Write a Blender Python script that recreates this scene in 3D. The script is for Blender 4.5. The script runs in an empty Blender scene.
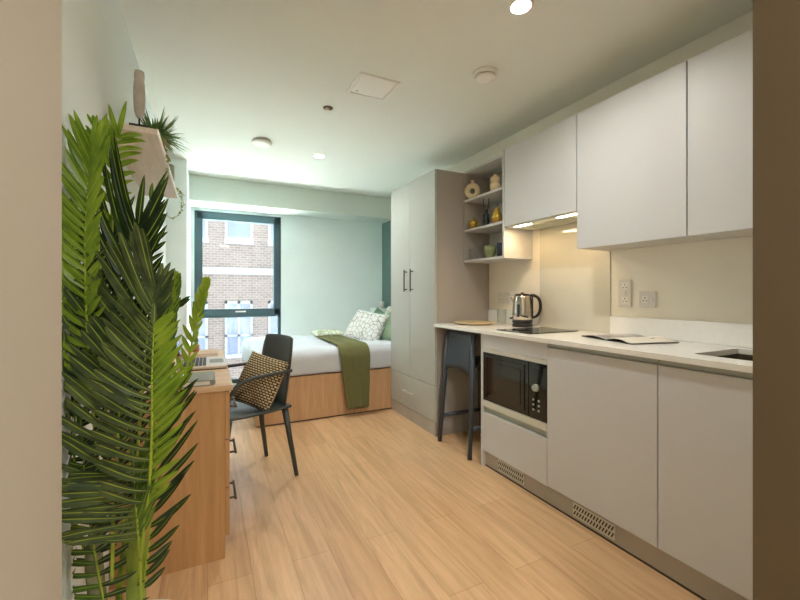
import bpy, bmesh, math, random
from mathutils import Vector, Matrix, noise
random.seed(7)
PI = math.pi
sc = bpy.context.scene
COL = sc.collection
R = math.radians

# ------------------------------------------------------------------ camera
YAW, FPX, CY, H = R(26.243), 390.25, 293.4, 1.154
cam = bpy.data.objects.new('camera', bpy.data.cameras.new('camera')); COL.objects.link(cam)
cam.location = (0, 0, H); cam.rotation_euler = (PI/2, 0, -YAW)
cam.data.sensor_width = 36; cam.data.lens = FPX/800*36
cam.data.shift_y = -(300-CY)/800
cam.data.clip_start = .02; cam.data.clip_end = 200
sc.camera = cam

# ------------------------------------------------------------------ world, sun, exposure
w = bpy.data.worlds.new('sky'); sc.world = w; w.use_nodes = True
bg = w.node_tree.nodes['Background']
bg.inputs[0].default_value = (.80, .90, 1.0, 1); bg.inputs[1].default_value = 2.4
def light(name, kind, loc, power, color=(1,1,1), rot=(0,0,0), **kw):
    l = bpy.data.lights.new(name, kind); l.energy = power; l.color = color
    for k, v in kw.items(): setattr(l, k, v)
    o = bpy.data.objects.new(name, l); COL.objects.link(o); o.location = loc; o.rotation_euler = rot
    return o
light('sun', 'SUN', (20, 0, 20), 172, (.95, .965, 1), (0, R(38), 0), angle=R(.6))
pl = light('window_portal', 'AREA', (.35, 5.30, 1.09), 1, rot=(R(-90), 0, 0), shape='RECTANGLE', size=.98, size_y=2.1)
pl.data.cycles.is_portal = True
sc.view_settings.view_transform = 'Standard'; sc.view_settings.look = 'None'
sc.view_settings.gamma = 1; sc.view_settings.use_curve_mapping = False
sc.view_settings.exposure = 0.44
sc.cycles.sample_clamp_indirect = 0; sc.cycles.diffuse_bounces = 8; sc.cycles.max_bounces = 14
LAMP = 12.5

# ------------------------------------------------------------------ materials
def lin(c):
    return tuple(((v/255)/12.92 if v/255 <= .04045 else ((v/255+.055)/1.055)**2.4) for v in c) + (1,)
MATS = {}
def newmat(name):
    m = bpy.data.materials.new(name); m.use_nodes = True
    nt = m.node_tree; b = nt.nodes['Principled BSDF']; MATS[name] = m
    return m, nt, b
def nd(nt, t, **kw):
    n = nt.nodes.new(t)
    for k, v in kw.items():
        if k in n.inputs.keys(): n.inputs[k].default_value = v
        else: setattr(n, k, v)
    return n
def coords(nt, scale=(1,1,1), rot=(0,0,0)):
    tc = nd(nt, 'ShaderNodeTexCoord'); mp = nd(nt, 'ShaderNodeMapping')
    mp.inputs['Scale'].default_value = scale; mp.inputs['Rotation'].default_value = rot
    nt.links.new(tc.outputs['Object'], mp.inputs[0]); return mp.outputs[0]
def plain(name, rgb, rough=.5, metal=0, vary=.04, vscale=6, bump=0, bscale=200, spec=.5, stretch=(1,1,1), **kw):
    m, nt, b = newmat(name)
    co = coords(nt, stretch)
    n = nd(nt, 'ShaderNodeTexNoise', Scale=vscale, Detail=4.0); nt.links.new(co, n.inputs['Vector'])
    rp = nd(nt, 'ShaderNodeValToRGB'); c = lin(rgb)
    rp.color_ramp.elements[0].position = .3; rp.color_ramp.elements[1].position = .7
    rp.color_ramp.elements[0].color = tuple(max(0, v*(1-vary)) for v in c[:3]) + (1,)
    rp.color_ramp.elements[1].color = tuple(min(1, v*(1+vary)) for v in c[:3]) + (1,)
    nt.links.new(n.outputs['Fac'], rp.inputs[0]); nt.links.new(rp.outputs[0], b.inputs['Base Color'])
    b.inputs['Roughness'].default_value = rough; b.inputs['Metallic'].default_value = metal
    b.inputs['Specular IOR Level'].default_value = spec
    if bump:
        n2 = nd(nt, 'ShaderNodeTexNoise', Scale=bscale, Detail=3.0); nt.links.new(co, n2.inputs['Vector'])
        bp = nd(nt, 'ShaderNodeBump', Strength=bump, Distance=.002); nt.links.new(n2.outputs['Fac'], bp.inputs['Height'])
        nt.links.new(bp.outputs[0], b.inputs['Normal'])
    for k, v in kw.items(): b.inputs[k.replace('_', ' ')].default_value = v
    return m
def wood(name, dark, mid, light_, axis='Z', rough=.5, scale=1.0):
    m, nt, b = newmat(name)
    s = {'X': (.9, 14, 14), 'Y': (14, .9, 14), 'Z': (14, 14, .9)}[axis]
    co = coords(nt, tuple(v*scale for v in s))
    n = nd(nt, 'ShaderNodeTexNoise', Scale=1.6, Detail=8.0, Roughness=.6, Distortion=.6); nt.links.new(co, n.inputs['Vector'])
    n2 = nd(nt, 'ShaderNodeTexNoise', Scale=7.0, Detail=6.0, Roughness=.7); nt.links.new(co, n2.inputs['Vector'])
    mx = nd(nt, 'ShaderNodeMath', operation='MULTIPLY_ADD'); mx.inputs[1].default_value = .35
    nt.links.new(n2.outputs['Fac'], mx.inputs[0])
    ml = nd(nt, 'ShaderNodeMath', operation='MULTIPLY'); ml.inputs[1].default_value = .65
    nt.links.new(n.outputs['Fac'], ml.inputs[0]); nt.links.new(ml.outputs[0], mx.inputs[2])
    rp = nd(nt, 'ShaderNodeValToRGB'); e = rp.color_ramp.elements
    e[0].position = .32; e[0].color = lin(dark); e[1].position = .68; e[1].color = lin(light_)
    x = e.new(.5); x.color = lin(mid)
    nt.links.new(mx.outputs[0], rp.inputs[0]); nt.links.new(rp.outputs[0], b.inputs['Base Color'])
    b.inputs['Roughness'].default_value = rough
    bp = nd(nt, 'ShaderNodeBump', Strength=.12, Distance=.001); nt.links.new(mx.outputs[0], bp.inputs['Height'])
    nt.links.new(bp.outputs[0], b.inputs['Normal'])
    return m
def glassmat(name, tint=(1,1,1), refl=1.0, rough=0.0):
    m, nt, b = newmat(name); nt.nodes.remove(b)
    out = nt.nodes['Material Output']
    t = nd(nt, 'ShaderNodeBsdfTransparent'); t.inputs[0].default_value = tint + (1,)
    g = nd(nt, 'ShaderNodeBsdfGlossy'); g.inputs['Roughness'].default_value = rough
    f = nd(nt, 'ShaderNodeLayerWeight', Blend=.5); pw = nd(nt, 'ShaderNodeMath', operation='POWER'); pw.inputs[1].default_value = 2.4
    mu = nd(nt, 'ShaderNodeMath', operation='MULTIPLY_ADD'); mu.inputs[1].default_value = .55*refl; mu.inputs[2].default_value = .04*refl
    nt.links.new(f.outputs['Facing'], pw.inputs[0]); nt.links.new(pw.outputs[0], mu.inputs[0])
    mx = nd(nt, 'ShaderNodeMixShader'); nt.links.new(mu.outputs[0], mx.inputs[0])
    nt.links.new(t.outputs[0], mx.inputs[1]); nt.links.new(g.outputs[0], mx.inputs[2]); nt.links.new(mx.outputs[0], out.inputs[0])
    return m
def emit(name, rgb, strength):
    m, nt, b = newmat(name)
    b.inputs['Base Color'].default_value = lin(rgb); b.inputs['Emission Color'].default_value = lin(rgb)
    b.inputs['Emission Strength'].default_value = strength
    return m

M_wall = plain('wall_paint', (232, 242, 240), .85, vary=.015, vscale=2, bump=.04, bscale=300)
M_ceil = plain('ceiling_paint', (227, 230, 222), .9, vary=.01, vscale=1.5)
M_wallk = plain('kitchen_wall_paint', (238, 234, 222), .85, vary=.015)
M_back = plain('back_wall_paint', (238, 249, 249), .85, vary=.01)
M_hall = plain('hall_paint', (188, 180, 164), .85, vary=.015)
M_beam = plain('beam_paint', (218, 228, 222), .85, vary=.01)
M_teal = plain('teal_paint', (112, 140, 136), .8, vary=.02)
M_door = plain('brown_door_laminate', (92, 78, 56), .6, vary=.03, vscale=3)
M_cab = plain('cashmere_laminate', (204, 206, 207), .42, vary=.012, vscale=3, spec=.4)
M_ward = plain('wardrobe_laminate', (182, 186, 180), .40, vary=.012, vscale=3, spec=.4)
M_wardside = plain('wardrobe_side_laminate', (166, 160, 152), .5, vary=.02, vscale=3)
M_carc = plain('carcass_board', (196, 192, 184), .5, vary=.02)
M_rail = plain('handle_rail_metal', (176, 184, 176), .4, .3, vary=.03)
M_work = plain('white_quartz_worktop', (238, 238, 234), .22, vary=.02, vscale=40)
M_plinth = plain('plinth_board', (178, 172, 162), .5)
M_alu = plain('aluminium_trim', (212, 214, 204), .35, .15, vary=.02)
M_steel = plain('brushed_steel', (200, 195, 185), .25, 1, vary=.05, vscale=8, stretch=(1, 1, 12))
M_black = plain('black_plastic', (26, 26, 27), .38, vary=.1)
M_blackglass = plain('black_glass', (12, 12, 13), .05, vary=.05, spec=.7)
M_dglass = plain('microwave_door_glass', (30, 24, 20), .06, vary=.05, spec=.7)
M_bronze = plain('dark_bronze_metal', (92, 84, 74), .35, .8)
M_chair = plain('charcoal_plastic', (62, 68, 65), .45, vary=.05, bump=.05)
M_stool = plain('slate_blue_plastic', (58, 68, 78), .45, vary=.05)
M_frame = plain('teal_grey_window_metal', (74, 100, 110), .4, .1, vary=.03)
M_white = plain('white_plastic', (236, 234, 228), .4, vary=.01)
M_sock = plain('socket_plate', (222, 220, 216), .35, 0, vary=.03)
M_linen = plain('white_linen', (212, 220, 230), .9, vary=.03, vscale=5, bump=.3, bscale=60)
M_base = wood('bed_base_oak', (192, 152, 112), (206, 168, 128), (218, 182, 144), 'Z', .55)
M_desk = wood('desk_oak', (172, 128, 82), (188, 144, 96), (202, 160, 112), 'Z', .5)
M_desktop = wood('desktop_oak', (196, 160, 122), (212, 178, 140), (224, 192, 156), 'X', .45)
M_shelf = wood('shelf_pale_oak', (190, 176, 158), (206, 192, 174), (218, 206, 190), 'Y', .5)
M_batten = wood('batten_oak', (150, 115, 80), (168, 132, 94), (182, 148, 110), 'Z', .5)
M_glass = glassmat('window_glass', (.97, 1, .99), .8)
M_tumbler = glassmat('clear_tumbler_glass', (.97, .985, .975), 1.2, .02)
M_splash = plain('backpainted_glass', (204, 202, 188), .06, vary=.01, spec=.6)
M_pot = plain('terracotta', (170, 128, 96), .8, vary=.1)
M_potg = plain('grey_green_ceramic', (122, 132, 104), .4, vary=.08)
M_soil = plain('soil', (60, 46, 34), .95, vary=.3, vscale=60)
M_beige = plain('beige_ceramic', (222, 204, 168), .55, vary=.05)
M_gold = plain('gold_glaze', (196, 164, 70), .25, .75, vary=.06)
M_bottle = plain('dark_teal_glass', (28, 44, 44), .12, vary=.1)
M_bowl = plain('green_glaze', (120, 132, 88), .25, vary=.1)
M_navy = plain('navy_grey_glass', (52, 60, 72), .15, vary=.1)
M_reed = plain('dark_reed', (54, 50, 40), .8)
M_oakround = wood('round_board_oak', (206, 178, 136), (220, 196, 156), (232, 210, 174), 'X', .4)
M_figure = plain('carved_pale_stone', (184, 180, 170), .75, vary=.12, vscale=30, bump=.5, bscale=90)
M_vine = plain('trailing_vine_leaf', (142, 150, 74), .55, vary=.15)
M_spider = plain('spider_plant_leaf', (100, 136, 70), .5, vary=.25, vscale=40)
M_vent = plain('vent_dark', (70, 64, 56), .6)
M_pages = plain('paper_pages', (232, 226, 214), .8, vary=.03)
M_bookcover = plain('grey_book_cover', (140, 142, 130), .6, vary=.04)
M_bookdark = plain('dark_cover', (58, 50, 40), .6)
M_lap = plain('warm_aluminium', (198, 184, 168), .3, .7, vary=.03)
M_key = plain('dark_keycaps', (60, 62, 64), .5)
M_cup = plain('orange_brown_glaze', (176, 120, 78), .4)
M_lampon = emit('lit_downlight', (255, 244, 224), 30)
M_hoodon = emit('lit_hood_lamp', (255, 236, 196), 14)

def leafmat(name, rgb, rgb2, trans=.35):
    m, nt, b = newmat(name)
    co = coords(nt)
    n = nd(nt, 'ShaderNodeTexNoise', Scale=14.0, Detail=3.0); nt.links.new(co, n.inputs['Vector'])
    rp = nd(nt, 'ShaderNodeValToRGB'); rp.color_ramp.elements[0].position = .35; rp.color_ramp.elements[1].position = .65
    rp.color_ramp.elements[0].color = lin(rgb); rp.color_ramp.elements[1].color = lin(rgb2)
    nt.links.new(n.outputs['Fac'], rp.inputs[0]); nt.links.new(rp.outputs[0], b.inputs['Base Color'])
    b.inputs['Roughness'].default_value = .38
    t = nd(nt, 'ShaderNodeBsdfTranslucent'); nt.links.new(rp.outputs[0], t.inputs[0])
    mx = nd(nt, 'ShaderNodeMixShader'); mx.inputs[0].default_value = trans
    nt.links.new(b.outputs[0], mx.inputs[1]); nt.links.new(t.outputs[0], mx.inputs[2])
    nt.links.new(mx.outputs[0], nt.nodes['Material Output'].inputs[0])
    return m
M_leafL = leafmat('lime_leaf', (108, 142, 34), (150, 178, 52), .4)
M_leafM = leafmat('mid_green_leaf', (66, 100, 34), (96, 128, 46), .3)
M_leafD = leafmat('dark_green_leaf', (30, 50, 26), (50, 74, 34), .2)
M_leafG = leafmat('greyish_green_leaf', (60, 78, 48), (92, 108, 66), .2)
M_rib = plain('yellow_green_rib', (150, 168, 52), .5, vary=.1)
M_stem = plain('bright_green_stem', (128, 146, 40), .5, vary=.15, vscale=20)
M_bark = plain('grey_green_bark', (150, 148, 112), .8, vary=.2, vscale=25, bump=.4, bscale=80)

# floor: planks along Y
m, nt, b = newmat('oak_plank_floor'); M_floor = m
co = coords(nt, (1, 1, 1), (0, 0, R(90)))
bk = nd(nt, 'ShaderNodeTexBrick', offset=.37, squash=1.0); bk.inputs['Scale'].default_value = 1
bk.inputs['Brick Width'].default_value = 1.25; bk.inputs['Row Height'].default_value = .165
bk.inputs['Mortar Size'].default_value = .0012; bk.inputs['Mortar Smooth'].default_value = .3; bk.inputs['Bias'].default_value = 0
bk.inputs['Color1'].default_value = lin((202, 164, 122)); bk.inputs['Color2'].default_value = lin((216, 180, 138)); bk.inputs['Mortar'].default_value = lin((170, 130, 92))
nt.links.new(co, bk.inputs['Vector'])
cg = coords(nt, (16, 1.1, 16))
n = nd(nt, 'ShaderNodeTexNoise', Scale=1.5, Detail=8.0, Roughness=.65, Distortion=1.0); nt.links.new(cg, n.inputs['Vector'])
rp = nd(nt, 'ShaderNodeValToRGB'); rp.color_ramp.elements[0].position = .3; rp.color_ramp.elements[1].position = .7
rp.color_ramp.elements[0].color = (.74, .70, .66, 1); rp.color_ramp.elements[1].color = (1.12, 1.12, 1.12, 1)
nt.links.new(n.outputs['Fac'], rp.inputs[0])
mx = nd(nt, 'ShaderNodeMix', data_type='RGBA', blend_type='MULTIPLY'); mx.inputs[0].default_value = 1
nt.links.new(bk.outputs['Color'], mx.inputs[6]); nt.links.new(rp.outputs[0], mx.inputs[7])
nt.links.new(mx.outputs[2], b.inputs['Base Color']); b.inputs['Roughness'].default_value = .36

# facade brick
m, nt, b = newmat('facade_brick'); M_brick = m
tc = nd(nt, 'ShaderNodeTexCoord'); sx = nd(nt, 'ShaderNodeSeparateXYZ'); cx_ = nd(nt, 'ShaderNodeCombineXYZ')
nt.links.new(tc.outputs['Object'], sx.inputs[0]); nt.links.new(sx.outputs[0], cx_.inputs[0]); nt.links.new(sx.outputs[2], cx_.inputs[1])
bk = nd(nt, 'ShaderNodeTexBrick'); bk.inputs['Scale'].default_value = 1; bk.inputs['Brick Width'].default_value = .24
bk.inputs['Row Height'].default_value = .095; bk.inputs['Mortar Size'].default_value = .012
bk.inputs['Color1'].default_value = lin((122, 106, 98)); bk.inputs['Color2'].default_value = lin((138, 122, 112)); bk.inputs['Mortar'].default_value = lin((144, 141, 139))
nt.links.new(cx_.outputs[0], bk.inputs['Vector']); nt.links.new(bk.outputs['Color'], b.inputs['Base Color']); b.inputs['Roughness'].default_value = .9
M_fwhite = plain('facade_white', (158, 163, 170), .7)
M_fpane = plain('facade_window_pane', (122, 132, 152), .15, vary=.1, vscale=1)
M_bounce = plain('pale_bounce_slab', (232, 236, 230), .9)
M_paving = plain('street_paving', (52, 52, 54), .9, vary=.06)

# patterned pillow: white with a thin broken grey-green lattice
def pattern(name, base, line, scale, lo, hi, distort=3):
    m, nt, b = newmat(name)
    co = coords(nt, (1, 1, 1))
    nz = nd(nt, 'ShaderNodeTexVoronoi', Scale=scale, feature='DISTANCE_TO_EDGE'); nt.links.new(co, nz.inputs['Vector'])
    rp = nd(nt, 'ShaderNodeValToRGB'); rp.color_ramp.elements[0].position = lo; rp.color_ramp.elements[1].position = hi
    rp.color_ramp.elements[0].color = lin(line); rp.color_ramp.elements[1].color = lin(base)
    nt.links.new(nz.outputs['Distance'], rp.inputs[0]); nt.links.new(rp.outputs[0], b.inputs['Base Color']); b.inputs['Roughness'].default_value = .9
    return m
M_patt = pattern('leaf_line_linen', (226, 228, 228), (140, 146, 128), 19, .02, .06)
M_sage = plain('sage_green_linen', (146, 172, 142), .9, vary=.08, vscale=12, bump=.4, bscale=80)
M_dsage = plain('deep_sage_linen', (116, 150, 124), .9, vary=.1, vscale=12, bump=.4, bscale=80)
M_palesage = pattern('pale_sage_stripe_linen', (226, 230, 214), (160, 178, 140), 16, .02, .10)
# knitted olive throw
m, nt, b = newmat('olive_knit'); M_throw = m
co = coords(nt)
wv = nd(nt, 'ShaderNodeTexWave', Scale=48.0, Distortion=.6, bands_direction='X'); nt.links.new(co, wv.inputs['Vector'])
rp = nd(nt, 'ShaderNodeValToRGB'); rp.color_ramp.elements[0].color = lin((96, 100, 60)); rp.color_ramp.elements[1].color = lin((132, 134, 88))
nt.links.new(wv.outputs['Fac'], rp.inputs[0]); nt.links.new(rp.outputs[0], b.inputs['Base Color']); b.inputs['Roughness'].default_value = .95
bp = nd(nt, 'ShaderNodeBump', Strength=.6, Distance=.003); nt.links.new(wv.outputs['Fac'], bp.inputs['Height']); nt.links.new(bp.outputs[0], b.inputs['Normal'])
# woven cushion: beige dashes on black in rows (generated coords of the flat cushion)
m, nt, b = newmat('woven_black_beige'); M_woven = m
tc = nd(nt, 'ShaderNodeTexCoord'); mp = nd(nt, 'ShaderNodeMapping'); mp.inputs['Rotation'].default_value = (0, 0, R(0))
nt.links.new(tc.outputs['UV'], mp.inputs[0])
bk = nd(nt, 'ShaderNodeTexBrick'); bk.inputs['Scale'].default_value = 1; bk.inputs['Brick Width'].default_value = .075
bk.inputs['Row Height'].default_value = .046; bk.inputs['Mortar Size'].default_value = .011; bk.inputs['Mortar Smooth'].default_value = .4
bk.inputs['Color1'].default_value = lin((190, 168, 126)); bk.inputs['Color2'].default_value = lin((212, 192, 150)); bk.inputs['Mortar'].default_value = lin((30, 26, 20))
nt.links.new(mp.outputs[0], bk.inputs['Vector']); nt.links.new(bk.outputs['Color'], b.inputs['Base Color']); b.inputs['Roughness'].default_value = .9
bp = nd(nt, 'ShaderNodeBump', Strength=.5, Distance=.004, invert=True); nt.links.new(bk.outputs['Fac'], bp.inputs['Height']); nt.links.new(bp.outputs[0], b.inputs['Normal'])
M_tan = plain('tan_fabric', (190, 150, 108), .9, vary=.06)

# ------------------------------------------------------------------ geometry helpers
class MB:
    def __init__(s): s.bm = bmesh.new()
    def box(s, x0, x1, y0, y1, z0, z1, mi=0):
        x0, x1 = sorted((x0, x1)); y0, y1 = sorted((y0, y1)); z0, z1 = sorted((z0, z1))
        v = [s.bm.verts.new((x, y, z)) for z in (z0, z1) for y in (y0, y1) for x in (x0, x1)]
        for f in ((0,2,3,1), (4,5,7,6), (0,1,5,4), (2,6,7,3), (1,3,7,5), (0,4,6,2)):
            s.bm.faces.new([v[i] for i in f]).material_index = mi
        return s
    def obox(s, c, ax, ay, az, hx, hy, hz, mi=0):
        c = Vector(c); v = []
        for k in (-1, 1):
            for j in (-1, 1):
                for i in (-1, 1): v.append(s.bm.verts.new(c+ax*hx*i+ay*hy*j+az*hz*k))
        for f in ((0,2,3,1), (4,5,7,6), (0,1,5,4), (2,6,7,3), (1,3,7,5), (0,4,6,2)):
            s.bm.faces.new([v[i] for i in f]).material_index = mi
        return s
    def tube(s, pts, r, n=12, mi=0, sx=1.0, closed=False):
        pts = [Vector(p) for p in pts]; rr = r if isinstance(r, (list, tuple)) else [r]*len(pts)
        rings = []; up = None
        for i, p in enumerate(pts):
            if closed: t = (pts[(i+1) % len(pts)]-pts[i-1]).normalized()
            else: t = (pts[min(i+1, len(pts)-1)]-pts[max(i-1, 0)]).normalized()
            if up is None:
                up = Vector((0,0,1)) if abs(t.z) < .9 else Vector((0,1,0))
            a = t.cross(up).normalized(); b_ = a.cross(t).normalized(); up = b_
            rings.append([s.bm.verts.new(p+a*math.cos(2*PI*k/n)*rr[i]*sx+b_*math.sin(2*PI*k/n)*rr[i]) for k in range(n)])
        m_ = len(rings)
        for i in range(m_ if closed else m_-1):
            A, B = rings[i], rings[(i+1) % m_]
            for k in range(n):
                f = s.bm.faces.new([A[k], A[(k+1) % n], B[(k+1) % n], B[k]]); f.smooth = True; f.material_index = mi
        if not closed:
            for rg in (rings[0][::-1], rings[-1]):
                f = s.bm.faces.new(rg); f.material_index = mi
        return s
    def lathe(s, c, prof, n=32, mi=0, caps=True):
        c = Vector(c); rings = []
        for r, z in prof: rings.append([s.bm.verts.new(c+Vector((r*math.cos(2*PI*k/n), r*math.sin(2*PI*k/n), z))) for k in range(n)])
        for A, B in zip(rings, rings[1:]):
            for k in range(n):
                f = s.bm.faces.new([A[k], A[(k+1) % n], B[(k+1) % n], B[k]]); f.smooth = True; f.material_index = mi
        if caps:
            f = s.bm.faces.new(rings[0][::-1]); f.material_index = mi
            f = s.bm.faces.new(rings[-1]); f.material_index = mi
        return s
    def grid(s, P, mi=0, closed=False):
        V = [[s.bm.verts.new(p) for p in row] for row in P]
        for A, B in zip(V, V[1:]):
            for k in range(len(A)-1):
                f = s.bm.faces.new([A[k], A[k+1], B[k+1], B[k]]); f.smooth = True; f.material_index = mi
        return V
    def done(s, name, mat, parent=None, bevel=0, solid=0, sub=0, smooth=False, recalc=True):
        if recalc: bmesh.ops.recalc_face_normals(s.bm, faces=s.bm.faces)
        me = bpy.data.meshes.new(name); s.bm.to_mesh(me); s.bm.free()
        o = bpy.data.objects.new(name, me); COL.objects.link(o)
        for mm in (mat if isinstance(mat, (list, tuple)) else [mat]): me.materials.append(mm)
        if smooth:
            for p in me.polygons: p.use_smooth = True
        if solid:
            md = o.modifiers.new('solid', 'SOLIDIFY'); md.thickness = solid; md.offset = 0
        if bevel:
            md = o.modifiers.new('bevel', 'BEVEL'); md.width = bevel; md.segments = 2; md.limit_method = 'ANGLE'
        if sub:
            md = o.modifiers.new('sub', 'SUBSURF'); md.levels = sub; md.render_levels = sub
        if parent is not None: adopt(o, parent)
        return o
def wloc(p):
    v = Vector((0,0,0))
    while p is not None: v = v+p.location; p = p.parent if p.parent and not p.matrix_parent_inverse.to_translation().length else None
    return v
def adopt(o, parent):
    o.parent = parent
    root = parent
    while root.parent: root = root.parent
    if parent is root: o.matrix_parent_inverse = Matrix.Translation(-root.location)
    # a part's own matrix already cancels its root, so a sub-part needs no inverse
def tag(o, label, cat, group=None, kind=None):
    o['label'] = label; o['category'] = cat
    if group: o['group'] = group
    if kind: o['kind'] = kind
    return o
def thing(name, label, cat, loc, group=None):
    o = bpy.data.objects.new(name, None); COL.objects.link(o); o.location = loc
    o.empty_display_size = .1
    return tag(o, label, cat, group)
def struct(o): o['kind'] = 'structure'; return o
def BX(*a): return MB().box(*a)
def at(px, py, d):
    u = (px-400)/FPX; v = (CY-py)/FPX
    s_, c_ = math.sin(YAW), math.cos(YAW)
    return Vector((d*(s_+u*c_), d*(c_-u*s_), H+v*d))
def fuzz(p, s, seed=0): return noise.noise(Vector(p)*s+Vector((seed*7.1, seed*3.3, 0)))

# ------------------------------------------------------------------ the setting
XL, XK, ZC = -.345, 2.194, 2.425
YB, YBEAM = 5.12, 4.735
struct(BX(-2, 3, -2.2, 5.4, -.12, 0).done('floor', M_floor))
struct(BX(-2, 3, -2.2, 5.4, ZC, ZC+.15).done('ceiling', M_ceil))
struct(BX(XL-.15, XL, .752, 5.4, 0, ZC).done('wall_left', M_wall))
struct(BX(XL-.5, -.197, -2.2, .752, 0, ZC).done('wall_hall_left', M_hall))
struct(MB().box(XK, XK+.15, .38, 3.56, 0, ZC).box(XK+.05, XK+.15, 3.56, 5.4, 0, ZC).done('wall_right', M_wallk))
struct(BX(1.0, XK+.15, -.6, .38, 0, ZC).done('wall_hall_right', M_hall))
struct(BX(1.0, XK+.15, -2.2, -.6, 0, ZC).done('wall_hall_side', M_hall))
struct(BX(-.6, 1.2, -2.2, -2.05, 0, ZC).done('wall_entrance', M_hall))
struct(BX(XK+.044, XK+.05, 3.56, YB, 0, 2.15).done('wall_alcove', M_teal))
# brown door leaf standing open against the right side of the hall
dr = struct(BX(.972, .998, -.50, .3866, .004, 2.42).done('door_1', M_door, bevel=.002))
struct(MB().tube([(.972, -.40, 1.0), (.93, -.40, 1.0)], .008).tube([(.93, -.40, 1.0), (.93, -.28, 1.0)], .009).done('door_handle', M_steel, dr))
# window wall
WX0, WX1, WZ0, WZ1 = -.138, .838, .06, 2.125
struct(MB().box(XL-.15, WX0, YB, YB+.28, 0, ZC).box(WX1, XK+.15, YB, YB+.28, 0, ZC).box(WX0, WX1, YB, YB+.28, WZ1, ZC).box(WX0, WX1, YB, YB+.28, 0, WZ0).done('wall_back', M_back))
struct(BX(XL, XK+.05, YBEAM, YB, 2.154, ZC).done('trim_1', M_beam))
struct(BX(XL, -.178, 4.21, YB, 0, ZC).done('trim_2', M_wall))
# window 1: fixed lower light, opening sash above
FY0, FY1 = YB+.02, YB+.09
win = struct(MB().box(WX0, WX0+.035, FY0, FY1, WZ0, WZ1).box(WX1-.035, WX1, FY0, FY1, WZ0, WZ1).box(WX0, WX1, FY0, FY1, WZ1-.035, WZ1).box(WX0, WX1, FY0, FY1, WZ0, WZ0+.05).box(WX0, WX1, FY0, FY1, .86, .91).done('window_1', M_frame, bevel=.003))
sash = struct(MB().box(WX0+.02, WX0+.085, FY0-.015, FY1, .895, 2.10).box(WX1-.085, WX1-.02, FY0-.015, FY1, .895, 2.10).box(WX0+.02, WX1-.02, FY0-.015, FY1, 2.03, 2.10).box(WX0+.02, WX1-.02, FY0-.015, FY1, .895, .965).done('window_sash', M_frame, win, bevel=.003))
struct(BX(WX0+.08, WX1-.08, FY0+.03, FY0+.036, .96, 2.035).done('upper_pane', M_glass, sash))
struct(BX(WX0+.03, WX1-.03, FY0+.03, FY0+.036, WZ0+.045, .865).done('lower_pane', M_glass, win))
struct(MB().box(.30, .42, FY0-.035, FY0-.015, .925, .942).done('window_handle', M_white, win, bevel=.003))
struct(MB().box(WX0+.12, WX1-.12, YB-.012, YB, .0, .06).done('window_sill', M_wall, win))

# ------------------------------------------------------------------ outside
struct(BX(-30, 40, 5.6, 40, -3.2, -3.0).done('ground', M_paving))
struct(BX(-3.2, 4.2, 5.42, 7.6, -1.15, -1.0).done('bounce_slab', M_bounce))  # unseen pale slab, added below the window to bounce sunlight onto the ceiling
FYB = 17.0; KF = FYB/13.0
def fz(z): return H+(z-H)*KF
bld = thing('brick_building', 'brick building with white windows seen through the window', 'building', (1, FYB, -3.0))
MB().box(-12, 16, FYB, FYB+2, -3.0, 6.8).done('brick_wall', M_brick, bld)
MB().box(-12, 16, FYB-.08, FYB-.002, fz(1.74), fz(1.94)).done('white_band', M_fwhite, bld)
for zb, zt in ((fz(2.71), fz(4.2)), (fz(-.78), fz(.92))):
    for i in range(-3, 5):
        x0 = (.471+1.256*i)*KF; ww = .79*KF
        f_ = MB().box(x0, x0+.09, FYB-.05, FYB-.003, zb, zt).box(x0+ww-.09, x0+ww, FYB-.05, FYB-.003, zb, zt).box(x0, x0+ww, FYB-.05, FYB-.003, zt-.11, zt).box(x0-.03, x0+ww+.03, FYB-.12, FYB-.003, zb-.06, zb+.09)
        if zb < 0: f_.box(x0+ww/2-.045, x0+ww/2+.045, FYB-.05, FYB-.003, zb, zt); f_.box(x0, x0+ww, FYB-.05, FYB-.003, zb+.80, zb+.88)
        f_ = f_.done('window_frame', M_fwhite, bld)
        MB().box(x0+.06, x0+ww-.06, FYB-.02, FYB-.004, zb+.05, zt-.06).done('pane', M_fpane, f_)

# ------------------------------------------------------------------ ceiling fittings
def downlight(x, y, label, k=1.0):
    t = thing('ceiling_downlight', label, 'downlight', (x, y, ZC), 'recessed ceiling downlights')
    MB().lathe((x, y, ZC-.008), [(.040, .006), (.049, 0), (.054, .003), (.052, .0078), (.040, .0078)], caps=False).done('trim_ring', M_white, t)
    MB().lathe((x, y, ZC-.006), [(.0405, 0), (.0405, .005)]).done('lens', M_lampon, t)
    light('downlight_lamp', 'AREA', (x, y, ZC-.012), LAMP*k, (1, .96, .90), shape='DISK', size=.07, spread=R(150))
downlight(1.242, 1.311, 'bright round ceiling downlight nearest the camera, above the kitchen', .62)
downlight(.923, 3.567, 'small lit ceiling downlight towards the window end', .75)
light('hall_lamp', 'AREA', (.40, -.9, ZC-.02), LAMP*3.0, (1, .97, .93), shape='DISK', size=.25)
t = thing('smoke_detector', 'round white domed smoke detector near the wall cabinets', 'smoke detector', (1.434, 1.80, ZC))
MB().lathe((1.434, 1.80, ZC-.045), [(.028, 0), (.052, .006), (.058, .018)]).done('dome', M_white, t)
MB().lathe((1.434, 1.80, ZC-.027), [(.050, 0), (.050, .006)]).done('sensor_slot', M_vent, t)
MB().lathe((1.434, 1.80, ZC-.021), [(.058, 0), (.066, .004), (.068, .0205)]).done('base', M_white, t)
t = thing('heat_detector', 'flat round white ceiling detector close to the bed end', 'detector', (.405, 3.427, ZC))
MB().lathe((.405, 3.427, ZC-.035), [(.055, 0), (.078, .008), (.082, .020)]).done('dome', M_white, t)
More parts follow.
